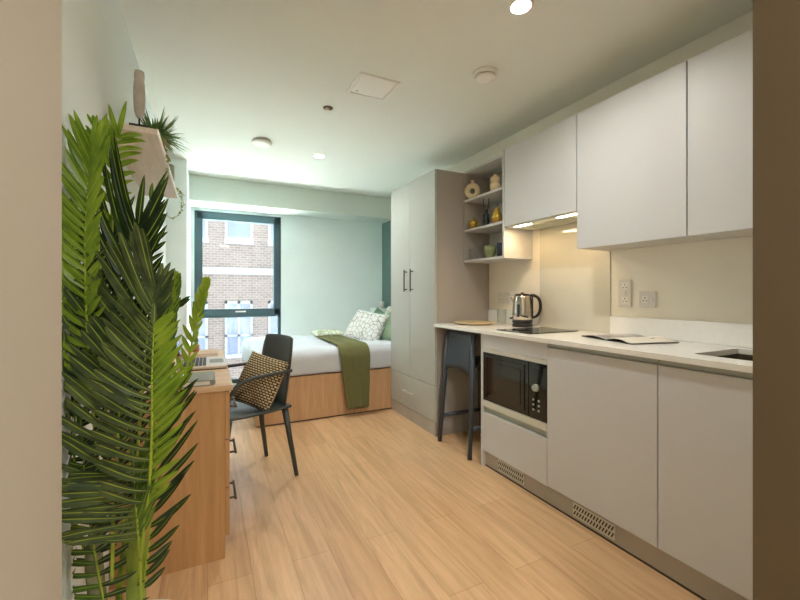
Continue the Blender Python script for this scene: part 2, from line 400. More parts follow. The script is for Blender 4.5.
MB().lathe((.405, 3.427, ZC-.016), [(.070, 0), (.072, .0155)]).done('base', M_white, t)
t = thing('ceiling_sprinkler', 'small dark round ceiling sprinkler beside the access hatch', 'sprinkler', (.74, 2.617, ZC))
MB().lathe((.74, 2.617, ZC-.006), [(.018, 0), (.032, .002), (.034, .0055)]).done('ring', M_bronze, t)
MB().lathe((.735, 2.612, ZC-.022), [(.009, 0), (.016, .006), (.016, .016)]).done('cap', M_beige, t)
t = thing('ceiling_access_hatch', 'square white access hatch set in the ceiling', 'hatch', (.91, 2.235, ZC))
MB().box(.785, 1.04, 2.105, 2.12, ZC-.010, ZC).box(.785, 1.04, 2.335, 2.35, ZC-.010, ZC).box(.785, .80, 2.12, 2.335, ZC-.010, ZC).box(1.025, 1.04, 2.12, 2.335, ZC-.010, ZC).done('frame', M_white, t, bevel=.002)
MB().box(.805, 1.02, 2.125, 2.33, ZC-.007, ZC-.001).done('panel', M_white, t, bevel=.002)
MB().lathe((.835, 2.30, ZC-.010), [(.007, 0), (.007, .003)]).done('lock', M_rail, t)

# ------------------------------------------------------------------ wardrobe
WF = 1.643
t = thing('wardrobe', 'tall two-door wardrobe with drawer between bed and worktop', 'wardrobe', (1.92, 3.116, 0))
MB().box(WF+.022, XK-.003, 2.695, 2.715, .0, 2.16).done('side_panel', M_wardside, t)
MB().box(WF+.022, XK-.008, 3.517, 3.537, 0, 2.16).box(WF+.022, XK-.003, 2.715, 3.517, 2.14, 2.16).box(XK-.02, XK-.003, 2.715, 3.517, 0, 2.14).box(WF+.03, XK-.02, 2.715, 3.517, .395, .41).box(WF+.03, XK-.02, 2.715, 3.517, .10, .12).done('carcass', M_carc, t)
for y0, y1, hy in ((2.697, 3.127, 3.068), (3.131, 3.535, 3.188)):
    d_ = MB().box(WF, WF+.020, y0, y1, .405, 2.16).done('door', M_ward, t, bevel=.0015)
    MB().tube([(WF-.030, hy, 1.17), (WF-.030, hy, 1.37)], .006).tube([(WF-.03, hy, 1.19), (WF, hy, 1.19)], .005).tube([(WF-.03, hy, 1.35), (WF, hy, 1.35)], .005).done('handle', M_bronze, d_)
d_ = MB().box(WF, WF+.020, 2.697, 3.535, .112, .400).done('drawer', M_ward, t, bevel=.0015)
MB().tube([(WF-.028, 3.03, .262), (WF-.028, 3.23, .262)], .005).tube([(WF-.028, 3.05, .262), (WF, 3.05, .262)], .004).tube([(WF-.028, 3.21, .262), (WF, 3.21, .262)], .004).done('handle', M_alu, d_)
MB().box(WF+.004, WF+.022, 2.697, 3.535, 0, .106).done('plinth', M_plinth, t)

# ------------------------------------------------------------------ kitchen: base units
CF = 1.650    # door fronts
Y0, Y1, Y2, Y3 = 2.115, 1.545, .965, .392
# worktop with the sink cut-out
SX0, SX1, SY0, SY1 = 1.763, 2.115, .50, .892
wt = MB()
wt.box(1.632, SX0, .385, 2.692, .887, .91).box(SX1, XK-.002, .385, 2.692, .887, .91).box(SX0, SX1, SY1, 2.692, .887, .91).box(SX0, SX1, .385, SY0, .887, .91)
bmesh.ops.remove_doubles(wt.bm, verts=wt.bm.verts, dist=1e-5)
tag(wt.done('worktop', M_work), 'long white stone kitchen worktop running from the wardrobe to the sink', 'worktop')
# microwave unit
t = thing('base_cabinet', 'pale base cabinet housing the black microwave above one drawer', 'cabinet', (1.9, 1.83, 0), 'kitchen base cabinets')
MB().box(CF, XK-.004, Y0-.018, Y0, .0, .885).done('end_panel', M_cab, t)
MB().box(CF+.03, XK-.004, Y1+.001, Y1+.017, .11, .885).box(CF+.03, XK-.004, Y1+.017, Y0-.018, .11, .126).box(CF+.03, XK-.004, Y1+.017, Y0-.018, .405, .425).box(CF+.05, XK-.004, Y1+.017, Y0-.018, .80, .82).box(XK-.03, XK-.004, Y1+.017, Y0-.018, .126, .885).done('carcass', M_carc, t)
MB().box(CF, CF+.020, Y1+.002, Y0-.020, .792, .884).done('filler_panel', M_cab, t, bevel=.001)
MB().box(CF, CF+.018, Y1+.002, Y0-.020, .766, .789).done('upper_trim', M_alu, t, bevel=.001)
MB().box(CF, CF+.018, Y1+.002, Y0-.020, .404, .444).done('lower_trim', M_alu, t, bevel=.001)
MB().box(CF+.022, CF+.030, Y1+.002, Y0-.020, .34, .404).done('handle_rail', M_rail, t)
MB().box(CF, CF+.020, Y1+.002, Y0-.020, .108, .364).done('drawer_front', M_cab, t, bevel=.0015)
# microwave
t = thing('microwave', 'black built-in microwave oven in the kitchen base unit', 'microwave', (1.85, 1.82, .445))
ya, yb = Y1+.004, Y0-.022
MB().box(CF+.024, 2.10, ya+.01, yb-.01, .447, .762).done('body', M_black, t)
md_ = MB().box(CF+.002, CF+.022, ya+.135, yb, .447, .763).done('door', M_blackglass, t, bevel=.003)
MB().box(CF-.0005, CF+.002, ya+.20, yb-.075, .495, .705).done('door_window', M_dglass, md_)
MB().box(CF-.003, CF+.002, ya+.165, yb-.03, .735, .740).box(CF-.003, CF+.002, ya+.165, ya+.170, .47, .735).box(CF-.003, CF+.002, yb-.035, yb-.03, .47, .735).done('door_rim', M_black, md_)
cp = MB().box(CF+.002, CF+.022, ya, ya+.132, .447, .763).done('control_panel', M_blackglass, t, bevel=.002)
MB().tube([(CF+.002, ya+.075, .625), (CF-.016, ya+.075, .625)], [.021, .018], 24).done('dial', M_rail, cp)
for k in range(3):
    for j in (0, 1):
        MB().tube([(CF+.002, ya+.055+.04*j, .555-.028*k), (CF-.002, ya+.055+.04*j, .555-.028*k)], .006, 12).done('button', M_rail, cp)
MB().box(CF-.001, CF+.002, ya+.035, ya+.10, .69, .725).done('display', M_dglass, cp)
# door units
for a_, b_, lab in ((Y2, Y1, 'base cabinet with single plain door next to the microwave unit'), (Y3, Y2, 'base cabinet with single plain door beneath the sink, nearest the camera')):
    t = thing('base_cabinet', lab, 'cabinet', (1.9, (a_+b_)/2, 0), 'kitchen base cabinets')
    MB().box(CF, CF+.020, a_+.002, b_-.002, .112, .861).done('door', M_cab, t, bevel=.0015)
    MB().box(CF+.008, CF+.018, a_+.002, b_-.002, .867, .886).box(CF+.022, CF+.034, a_+.002, b_-.002, .835, .8865).done('handle_rail', M_rail, t)
    MB().box(CF+.034, XK-.004, a_+.001, a_+.017, .11, .885).box(CF+.034, XK-.004, b_-.017, b_-.001, .11, .885).box(CF+.034, XK-.004, a_+.017, b_-.017, .11, .126).done('carcass', M_carc, t)
# plinth with vents
t = thing('kitchen_plinth', 'recessed plinth board with two vents below the kitchen cabinets', 'plinth', (CF+.03, 1.2, 0))
MB().box(CF+.025, CF+.040, .392, Y0-.020, .006, .108).done('board', M_plinth, t)
MB().box(CF+.022, CF+.026, .392, Y0-.020, 0, .008).done('seal_strip', M_vent, t)
for ya_, yb_ in ((1.737, 1.967), (1.165, 1.394)):
    v_ = MB().box(CF+.019, CF+.0245, ya_, yb_, .022, .094).done('vent', M_alu, t, bevel=.001)
    s_ = MB(); n_ = 14
    for row in (.030, .060):
        for k in range(n_):
            y = ya_+.012+(yb_-ya_-.024)*k/(n_-1)
            s_.obox((CF+.0185, y, row+.013), Vector((1,0,0)), Vector((0,1,.5)).normalized(), Vector((0,-.5,1)).normalized(), .001, .0032, .012)
    s_.done('vent_slots', M_vent, v_)
# sink
t = thing('kitchen_sink', 'stainless steel undermounted sink in the worktop', 'sink', (1.94, .70, .75))
MB().box(SX0-.006, SX0, SY0, SY1, .74, .886).box(SX1, SX1+.006, SY0, SY1, .74, .886).box(SX0-.006, SX1+.006, SY1, SY1+.006, .74, .886).box(SX0-.006, SX1+.006, SY0-.006, SY0, .74, .886).box(SX0-.006, SX1+.006, SY0-.006, SY1+.006, .732, .742).done('bowl', M_steel, t)
MB().lathe((1.94, .70, .7425), [(.03, 0), (.038, .001), (.038, .003), (.02, .003)]).done('drain', M_alu, t)
MB().box(1.95, 1.962, SY0+.002, SY1-.002, .76, .880).done('divider', M_steel, t, bevel=.003)
# upstand, splashback
tag(MB().box(XK-.016, XK-.001, .385, 1.553, .911, 1.017).done('upstand', M_work, bevel=.001), 'long low white upstand behind the sink and magazine', 'upstand', 'worktop upstands')
tag(MB().box(XK-.016, XK-.001, 2.118, 2.692, .911, 1.017).done('upstand', M_work, bevel=.001), 'short low white upstand behind the kettle, next to the wardrobe', 'upstand', 'worktop upstands')
tag(MB().box(XK-.008, XK-.001, 1.556, 2.115, .911, 1.628).done('splashback', M_splash, bevel=.001), 'glossy cream glass splashback behind the hob', 'splashback')
# hob
t = thing('hob', 'black glass two-ring hob set in the worktop', 'hob', (1.93, 1.88, .911))
MB().box(1.715, 2.13, 1.735, 2.035, .911, .916).done('glass_plate', M_blackglass, t, bevel=.001)
for x_ in (1.84, 2.02):
    g_ = MB(); g_.lathe((x_, 1.885, .9162), [(.072, 0), (.074, 0), (.074, .0003), (.072, .0003)], 40, caps=False); g_.done('ring_mark', M_rail, t)
MB().box(1.722, 1.732, 1.84, 1.93, .916, .9163).done('touch_controls', M_rail, t)
# kettle
kx, ky = 2.065, 2.165
t = thing('kettle', 'brushed steel electric kettle with black handle beside the hob', 'kettle', (kx, ky, .911))
MB().lathe((kx, ky, .911), [(.070, 0), (.072, .004), (.071, .018), (.066, .022)]).done('power_base', M_black, t)
MB().lathe((kx, ky, .935), [(.064, 0), (.069, .002), (.071, .012), (.071, .028)]).done('lower_band', M_black, t)
MB().lathe((kx, ky, .963), [(.071, 0), (.0705, .04), (.067, .11), (.060, .165), (.056, .175)], 40).done('body', M_steel, t)
MB().lathe((kx, ky, 1.1385), [(.056, 0), (.055, .006), (.045, .012), (.012, .014), (.012, .022), (.002, .024)], 32).done('lid', M_black, t)
hd = Vector((.72, -.69, 0)).normalized()
kc = Vector((kx, ky, 0))
MB().tube([kc+hd*.050+Vector((0,0,1.142)), kc+hd*.085+Vector((0,0,1.142)), kc+hd*.118+Vector((0,0,1.118)), kc+hd*.128+Vector((0,0,1.07)), kc+hd*.122+Vector((0,0,1.02)), kc+hd*.100+Vector((0,0,.985)), kc+hd*.068+Vector((0,0,.978))], [.012, .012, .012, .012, .011, .010, .009], 14).done('handle', M_black, t, sub=1)
MB().obox(kc+hd*.069+Vector((0,0,1.055)), hd, Vector((-hd.y, hd.x, 0)), Vector((0,0,1)), .006, .016, .085).done('handle_mount', M_black, t, bevel=.003)
sp = -hd
MB().tube([kc+sp*.050+Vector((0,0,1.10)), kc+sp*.072+Vector((0,0,1.125)), kc+sp*.080+Vector((0,0,1.134))], [.020, .015, .011], 14).done('spout', M_steel, t)
q_ = Vector((-.92, -.39, 0)).normalized()
MB().obox(kc+q_*.0675+Vector((0,0,1.03)), q_, Vector((-q_.y, q_.x, 0)), Vector((0,0,1)), .005, .009, .045).done('water_gauge', M_navy, t, bevel=.002)
MB().obox(kc+sp*.078+Vector((0,0,.972)), sp, Vector((-sp.y, sp.x, 0)), Vector((0,0,1)), .012, .010, .006).done('switch', M_black, t, bevel=.002)
# round board and tumbler
t = thing('round_platter', 'round pale wooden platter at the wardrobe end of the worktop', 'platter', (1.90, 2.515, .911))
MB().lathe((1.90, 2.515, .911), [(.105, 0), (.14, .006), (.162, .014), (.165, .018), (.158, .0185), (.13, .014), (.001, .012)], 48, caps=False).lathe((1.90, 2.515, .911), [(.104, .0), (.001, .0)], 48, caps=False).done('dish', M_oakround, t)
tag(MB().lathe((2.075, 2.40, .911), [(.001, 0), (.033, 0), (.037, .12), (.035, .12), (.031, .008), (.001, .008)], 28, caps=False).done('drinking_glass', M_tumbler), 'clear drinking glass next to the round wooden platter', 'glass')
# sockets
def plate(name, lab, y0, y1, z0, z1, items, grp):
    t = thing(name, lab, 'socket', (XK, (y0+y1)/2, (z0+z1)/2), grp)
    MB().box(XK-.010, XK-.001, y0, y1, z0, z1).done('faceplate', M_sock, t, bevel=.002)
    for kind, y, z in items:
        if kind == 'switch': MB().box(XK-.014, XK-.0095, y-.006, y+.006, z-.009, z+.009).done('switch', M_white, t, bevel=.001)
        else:
            p_ = MB().box(XK-.0115, XK-.0095, y-.018, y+.018, z-.02, z+.02).done('outlet', M_white, t)
            for dy, dz, a, c in ((0, .009, .0022, .004), (-.009, -.007, .004, .0022), (.009, -.007, .004, .0022)):
                MB().box(XK-.012, XK-.0112, y+dy-a, y+dy+a, z+dz-c, z+dz+c).done('pin_hole', M_vent, p_)
G = 'wall sockets above the worktop'
plate('wall_socket', 'tall vertical double wall socket between splashback and square socket', 1.427, 1.502, 1.077, 1.232, [('outlet', 1.462, 1.115), ('outlet', 1.462, 1.195), ('switch', 1.462, 1.155)], G)
plate('wall_socket', 'square single wall socket above the open magazine', 1.288, 1.380, 1.075, 1.165, [('outlet', 1.345, 1.12), ('switch', 1.308, 1.12)], G)
plate('wall_socket', 'wide double wall socket left of the kettle near the wardrobe', 2.42, 2.57, 1.072, 1.160, [('outlet', 2.46, 1.11), ('outlet', 2.53, 1.11), ('switch', 2.48, 1.145), ('switch', 2.51, 1.145)], G)
# open magazine
mg = thing('open_magazine', 'open magazine with pale pages lying on the worktop', 'magazine', (1.98, 1.34, .911))
def page(sgn, name):
    P = []
    for j in range(9):
        s_ = j/8; row = []
        for i in range(7):
            x = -.135+.27*i/6
            y = sgn*(.003+.175*s_)
            z = .003+.013*math.sin(min(1, s_*1.15)*PI)**.8*(1 if sgn < 0 else .7)+.002
            a = R(-14)
            row.append((1.985+x*math.cos(a)-y*math.sin(a), 1.318+x*math.sin(a)+y*math.cos(a), .911+z))
        P.append(row)
    g = MB(); g.grid(P); return g
page(-1, 'p').done('page', M_pages, mg, solid=.004)
page(1, 'p').done('page', plain('printed_page', (170, 168, 166), .5, vary=.5, vscale=14), mg, solid=.004)
a = R(-14); ca, sa = math.cos(a), math.sin(a)
c_ = MB()
c_.obox((1.985, 1.318, .9125), Vector((ca, sa, 0)), Vector((-sa, ca, 0)), Vector((0,0,1)), .137, .181, .0008)
c_.done('cover', M_bookdark, mg)
MB().obox((1.985-sa*-.11*-1, 1.318-.095, .9285), Vector((ca, sa, 0)), Vector((-sa, ca, 0)), Vector((0,0,1)), .012, .03, .0006).done('print_block', M_vent, mg)

# ------------------------------------------------------------------ wall cabinets
UF = 1.915
ZT = 2.194
def wallcab(y0, y1, zb, lab):
    t = thing('wall_cabinet', lab, 'cabinet', (2.05, (y0+y1)/2, zb), 'kitchen wall cabinets')
    MB().box(UF+.021, XK-.003, y0+.001, y1-.001, zb+.002, ZT-.001).done('carcass', M_carc, t)
    MB().box(UF, UF+.020, y0+.002, y1-.002, zb, ZT).done('door', M_cab, t, bevel=.0015)
    return t
wallcab(1.575, 2.187, 1.634, 'short wall cabinet above the hob with lit underside')
wallcab(.995, 1.573, 1.41, 'tall wall cabinet between the hob cabinet and the camera-end cabinet')
wallcab(.392, .993, 1.41, 'tall wall cabinet nearest the camera, above the sink')
t = thing('cooker_hood', 'slim built-in hood with two lit lamps under the hob cabinet', 'cooker hood', (2.05, 1.88, 1.62))
MB().box(UF+.012, XK-.012, 1.59, 2.17, 1.624, 1.6335).done('hood_plate', M_alu, t)
for ya_, yb_ in ((1.60, 1.74), (1.97, 2.11)):
    MB().box(UF+.020, UF+.050, ya_, yb_, 1.6205, 1.6238).done('lamp', M_hoodon, t)
    light('hood_lamp', 'AREA', (UF+.04, (ya_+yb_)/2, 1.616), .75, (1, .62, .28), shape='RECTANGLE', size=.03, size_y=.14)
MB().box(UF+.09, XK-.05, 1.68, 2.08, 1.6215, 1.6238).done('filter', M_rail, t)
# open shelf unit
t = thing('open_shelf_unit', 'open three-tier wall shelf unit between wardrobe and wall cabinets', 'shelf unit', (2.05, 2.44, 1.41))
sy0, sy1 = 2.190, 2.692
MB().box(UF, XK-.003, sy0, sy0+.018, 1.41, ZT).done('side_panel', M_cab, t, bevel=.001)
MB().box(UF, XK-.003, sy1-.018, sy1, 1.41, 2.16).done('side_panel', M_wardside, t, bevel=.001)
MB().box(UF, XK-.003, sy0+.018, sy1-.018, 2.150, 2.165).done('top_panel', M_cab, t)
MB().box(XK-.012, XK-.003, sy0+.018, sy1-.018, 1.428, 2.150).done('back_panel', M_carc, t)
for z in (1.41, 1.663, 1.912):
    MB().box(UF+(.0 if z < 1.5 else .004), XK-.012, sy0+.018, sy1-.018, z, z+.018).done('shelf', M_cab, t, bevel=.001)
# shelf ornaments
def pos(px, X):
    u = (px-400)/FPX; s_, c_ = math.sin(YAW), math.cos(YAW)
    return X*(c_-u*s_)/(s_+u*c_)
sxo = 1.955
y = pos(472.5, sxo); z = 1.9305
t = thing('ring_vase', 'beige ring-shaped vase with a hole on the top shelf', 'vase', (sxo, y, z))
ang = R(48); dx, dy = math.sin(ang), math.cos(ang)
MB().tube([(sxo+dx*.042*math.cos(k*PI/12), y-dy*.042*math.cos(k*PI/12), z+.065+.044*math.sin(k*PI/12)) for k in range(24)], .0215, 16, closed=True).done('ring', M_beige, t)
MB().lathe((sxo, y, z+.125), [(.012, 0), (.013, .01), (.010, .022), (.012, .026)]).done('neck', M_beige, t)
MB().lathe((sxo, y, z), [(.024, 0), (.022, .012)]).done('foot', M_beige, t)
y = pos(495.5, sxo)
t = thing('bubble_vase', 'beige bulbous double-ball vase on the top shelf', 'vase', (sxo, y, z))
def ball(cz, r, n=9, a0=-80, a1=80): return [(r*math.cos(R(a0+(a1-a0)*i/n)), cz+r*math.sin(R(a0+(a1-a0)*i/n))) for i in range(n+1)]
MB().lathe((sxo, y, z), [(.026, 0)]+ball(.038, .040, 9, -60, 50)).lathe((sxo, y, z), ball(.088, .033, 9, -55, 70)+[(.014, .124)]).done('body', M_beige, t)
z = 1.6815; y = pos(473.5, sxo)
t = thing('gold_apple', 'gold apple ornament on the middle shelf', 'ornament', (sxo, y, z))
MB().lathe((sxo, y, z), [(.012, 0), (.028, .006), (.041, .028), (.043, .045), (.036, .066), (.020, .075), (.006, .068)]).done('fruit', M_gold, t)
MB().tube([(sxo, y, z+.066), (sxo+.002, y-.003, z+.092)], .003).done('stalk', M_bronze, t)
y = pos(486, sxo)
t = thing('reed_diffuser', 'dark bottle with thin reeds on the middle shelf', 'reed diffuser', (sxo, y, z))
MB().lathe((sxo, y, z), [(.024, 0), (.027, .006), (.028, .035), (.022, .06), (.023, .085), (.012, .105), (.011, .12), (.014, .125)]).done('bottle', M_bottle, t)
for k in range(4):
    a = k*1.6
    MB().tube([(sxo+.003*math.cos(a), y+.003*math.sin(a), z+.02), (sxo+.03*math.cos(a), y+.032*math.sin(a), z+.215)], .0020, 6).done('reed', M_reed, t)
y = pos(497, sxo-.01)
t = thing('gold_pear', 'gold pear ornament on the middle shelf', 'ornament', (sxo-.01, y, z))
MB().lathe((sxo-.01, y, z), [(.014, 0), (.034, .008), (.043, .032), (.038, .058), (.024, .085), (.018, .108), (.008, .120)]).done('fruit', M_gold, t)
MB().tube([(sxo-.01, y, z+.118), (sxo-.006, y-.004, z+.145)], .003).done('stalk', M_bronze, t)
z = 1.4285
y = pos(474, sxo); tag(MB().lathe((sxo, y, z), [(.001, 0), (.036, 0), (.041, .09), (.039, .09), (.034, .006), (.001, .006)], 28, caps=False).done('drinking_glass', M_tumbler), 'clear ribbed drinking glass on the bottom shelf', 'glass')
y = pos(490, sxo-.02); tag(MB().lathe((sxo-.02, y, z), [(.001, 0), (.026, 0), (.030, .006), (.044, .045), (.047, .088), (.044, .088), (.040, .045), (.026, .010), (.001, .008)], 32, caps=False).done('green_bowl', M_bowl), 'deep green glazed bowl on the bottom shelf', 'bowl')
y = pos(501, sxo-.01); tag(MB().lathe((sxo-.005, y, z), [(.001, 0), (.030, 0), (.034, .10), (.032, .10), (.028, .006), (.001, .006)], 28, caps=False).done('dark_tumbler', M_navy), 'dark blue-grey tumbler on the bottom shelf beside the green bowl', 'tumbler')

# ------------------------------------------------------------------ bar stool tucked under the worktop
t = thing('bar_stool', 'slate-blue low-back bar stool tucked under the worktop', 'stool', (1.82, 2.42, 0))
def leg(m_, p0, p1, r0, r1): return m_.tube([p0, p1], [r0, r1], 14)
bk_l = [((1.628, 2.60, 0), (1.700, 2.585, .86)), ((1.632, 2.215, 0), (1.700, 2.265, .86))]
for p0, p1 in bk_l: leg(MB(), p0, p1, .016, .019).done('leg', M_stool, t)
for p0, p1 in (((2.03, 2.60, 0), (1.98, 2.56, .62)), ((2.03, 2.235, 0), (1.98, 2.285, .62))): leg(MB(), p0, p1, .014, .017).done('leg', M_stool, t)
P = []
for j in range(9):
    v = j/8; row = []
    for i in range(13):
        u = -1+2*i/12
        yy = 2.425+u*(.155+.006*v)
        zz = .585+.285*v-.018*(u*u)*(1-v)
        xx = 1.672+.03*v+.022*(1-u*u)-.004
        row.append((xx, yy, zz))
    P.append(row)
g = MB(); g.grid(P); g.done('backrest', M_stool, t, solid=.012)
P = [[(1.690+.30*j/8, 2.425+(.165-.01*(j/8))*(-1+2*i/12), .632-.012*(1-(2*i/12-1)**2)*math.sin(PI*j/8)) for i in range(13)] for j in range(9)]
g = MB(); g.grid(P); g.done('seat', M_stool, t, solid=.02)
for a_, b_ in (((1.646, 2.597, .20), (2.018, 2.587, .20)), ((1.648, 2.227, .20), (2.018, 2.245, .20))):
    MB().tube([a_, b_], .015).done('side_rail', M_stool, t)
MB().tube([(2.012, 2.588, .26), (2.012, 2.245, .26)], .011).done('foot_rail', M_stool, t)

# ------------------------------------------------------------------ bed
t = thing('bed', 'low bed with oak panelled base in the alcove', 'bed', (1.2, 4.15, 0))
BY0, BY1, BXL = 3.542, 4.86, .372
MB().box(BXL, XK-.010, BY0, BY0+.02, .012, .408).done('front_panel', M_base, t)
MB().box(BXL, BXL+.02, BY0+.02, BY1, .012, .408).box(BXL, XK-.01, BY1-.02, BY1, .012, .408).box(BXL+.02, XK-.01, BY0+.02, BY1-.02, .36, .39).done('base', M_base, t)
MB().box(BXL+.01, XK-.02, BY0+.008, BY1-.01, 0, .012).done('plinth', M_vent, t)
MB().box(BXL+.05, XK-.16, BY0+.05, BY1-.05, .41, .585).done('mattress', M_linen, t, bevel=.04)
MB().box(2.035, XK+.040, BY0+.02, 5.10, .0, .955).done('headboard', M_cab, t, bevel=.003)
# duvet: draped heightfield
def duvet():
    x0, x1, y0, y1 = BXL-.015, 2.02, BY0-.004, BY1+.01
    NX, NY = 90, 64; zt = .645; P = []
    def prof(s, L, r=.10):   # s in [-D..L+D] -> (pos, z)
        if s < 0: s2 = -s; sg = 0
        elif s > L: s2 = s-L; sg = 1
        else: return s, 0.0
        arc = r*PI/2
        if s2 < arc: a = s2/r; off, dz = r*math.sin(a), r*(1-math.cos(a))
        else: off, dz = r, r+(s2-arc)
        return (-off if sg == 0 else L+off), -dz
    r = .085; Lx, Ly = (x1-x0)-2*r, (y1-y0)-2*r; D = r*PI/2+.14
    for j in range(NY+1):
        sy = -D+(Ly+2*D)*j/NY; py, dzy = prof(sy, Ly, r); row = []
        for i in range(NX+1):
            sx = -D+(Lx+2*D)*i/NX; px, dzx = prof(sx, Lx, r)
            X = x0+r+px; Y = y0+r+py
            dz = min(dzy, dzx)
            q = fuzz((X, Y, 0), 3.2)*.014+fuzz((X*1.2, Y*2.5, 1), 8)*.006
            Z = max(.408, zt+dz+q*(1 if dz > -.05 else .35))
            if dzy < -.03: Y += q*.6*(1 if sy > 0 else -1)
            if dzx < -.03: X += q*.6*(1 if sx > 0 else -1)
            if abs(Y-y0) < .05 and Y < y0+.04: Y = max(Y, y0-.0005)
            row.append((X, Y, Z))
        P.append(row)
    g = MB(); g.grid(P)
    return tag(g.done('duvet', M_linen, solid=.006), 'white duvet spread over the low bed', 'duvet')
duvet()
# olive throw: over the top, down the front
def throw():
    path = [(4.35, .672)]
    for k in range(1, 12): path.append((4.35-.74*k/11, .672))
    for k in range(1, 7):
        a = R(90*k/6); path.append((3.61-.108*math.sin(a), .672-.10*(1-math.cos(a))))
    for k in range(1, 16): path.append((3.497-.002*math.sin(k), .572-.505*k/15))
    P = []; n_ = len(path)
    for j, (y, z) in enumerate(path):
        s = j/(n_-1); row = []
        hang = max(0, (s-.5)/.5)
        for i in range(25):
            u = i/24
            wd = .27+.03*math.sin(s*3)-.06*hang
            xc = 1.225+.055*s
            X = xc+(u-.5)*wd
            fold = math.sin(u*PI*5+.8)*.010*(.4+.6*hang)
            Z = z+(fold*.6 if hang == 0 else 0)+fuzz((X, y, z), 6)*.008*(hang == 0)
            Y = y-abs(fold)*1.3*(hang > 0)
            if j == n_-1: Z += .006*math.sin(u*40)
            row.append((X, Y, Z))
        P.append(row)
    g = MB(); g.grid(P)
    o = g.done('throw_blanket', M_throw, solid=.010)
    return tag(o, 'olive green knitted throw hanging over the front of the bed', 'throw')
throw()
# cushions
def cushion(name, mat, c, ax, ay, az, w, h, th, seed=0, e=3.2, pinch=.06, parent=None, uvs=False, N=26, mats=None, sag=0, back_mi=0):
    """ax: width dir, ay: height dir, az: outward (thickness) dir"""
    c = Vector(c); bm = bmesh.new(); uvl = bm.loops.layers.uv.new('uv'); sheets = []
    for sgn in (1, -1):
        V = []
        for j in range(N+1):
            row = []
            for i in range(N+1):
                u, v = -1+2*i/N, -1+2*j/N
                t_ = max(0, (1-abs(u)**e))**.55*max(0, (1-abs(v)**e))**.55
                bx = u*(1-pinch*(1-abs(v)**2)*abs(u)); by = v*(1-pinch*(1-abs(u)**2)*abs(v))
                q = fuzz((u*1.3, v*1.3, sgn), 1.4, seed)*.10*t_
                p = c+ax*bx*w/2+ay*by*h/2+az*(sgn*t_*th/2*(1+q*2)+sag*(u*u+v*v)*.5+.012*fuzz((u, v, 0), 1.1, seed))
                row.append((p, (u, v)))
            V.append(row)
        sheets.append(V)
    verts = {}
    def gv(sg, i, j):
        edge = i in (0, N) or j in (0, N)
        k = (0 if edge else sg, i, j)
        if k not in verts: verts[k] = bm.verts.new(sheets[sg][j][i][0])
        return verts[k]
    for sg in (0, 1):
        for j in range(N):
            for i in range(N):
                q = [(i, j), (i+1, j), (i+1, j+1), (i, j+1)]
                if sg: q = q[::-1]
                f = bm.faces.new([gv(sg, *k) for k in q]); f.smooth = True; f.material_index = back_mi if sg else 0
                for l, k in zip(f.loops, q): l[uvl].uv = (k[0]/N*1.0, k[1]/N*1.0)
    me = bpy.data.meshes.new(name); bm.to_mesh(me); bm.free()
    o = bpy.data.objects.new(name, me); COL.objects.link(o)
    for mm in (mats or [mat]): me.materials.append(mm)
    return o
def frame(az, up=Vector((0,0,1)), roll=0):
    az = Vector(az).normalized(); ax = up.cross(az).normalized(); ay = az.cross(ax).normalized()
    if roll:
        q = Matrix.Rotation(roll, 3, az); ax, ay = q@ax, q@ay
    return ax, ay, az
G = 'pillows piled at the head of the bed'
ax, ay, az = frame((-.75, -.45, .62), roll=R(-8))
tag(cushion('pillow', M_patt, (1.60, 4.10, .775), ax, ay, az, .50, .40, .17, 1), 'white pillow with grey leaf-line pattern, in front on the bed', 'pillow', G)
ax, ay, az = frame((-.85, -.20, .45), roll=R(10))
tag(cushion('pillow', M_sage, (1.84, 3.86, .80), ax, ay, az, .42, .38, .15, 2), 'sage green pillow half hidden by the wardrobe, right of the patterned pillow', 'pillow', G)
ax, ay, az = frame((-.9, -.1, .35), roll=R(-16))
tag(cushion('pillow', M_dsage, (1.88, 4.42, .775), ax, ay, az, .42, .34, .12, 3), 'deep green pillow leaning on the headboard behind the patterned pillow', 'pillow', G)
ax, ay, az = frame((-.9, -.1, .3), roll=R(6))
tag(cushion('pillow', M_palesage, (1.93, 4.10, .83), ax, ay, az, .36, .40, .13, 4), 'pale sage pillow between the two green pillows', 'pillow', G)
ax, ay, az = frame((0, -.1, 1))
tag(cushion('folded_blanket', M_palesage, (1.27, 4.50, .685), ax, ay, az, .36, .26, .06, 5, e=6, pinch=.01), 'pale green striped blanket folded flat behind the olive throw', 'blanket')
tag(MB().lathe((2.14, 4.90, .9555), [(.001, 0), (.03, 0), (.034, .09), (.031, .09), (.027, .006), (.001, .006)], 24, caps=False).done('white_cup', M_white), 'white cup on the headboard ledge by the teal wall', 'cup')

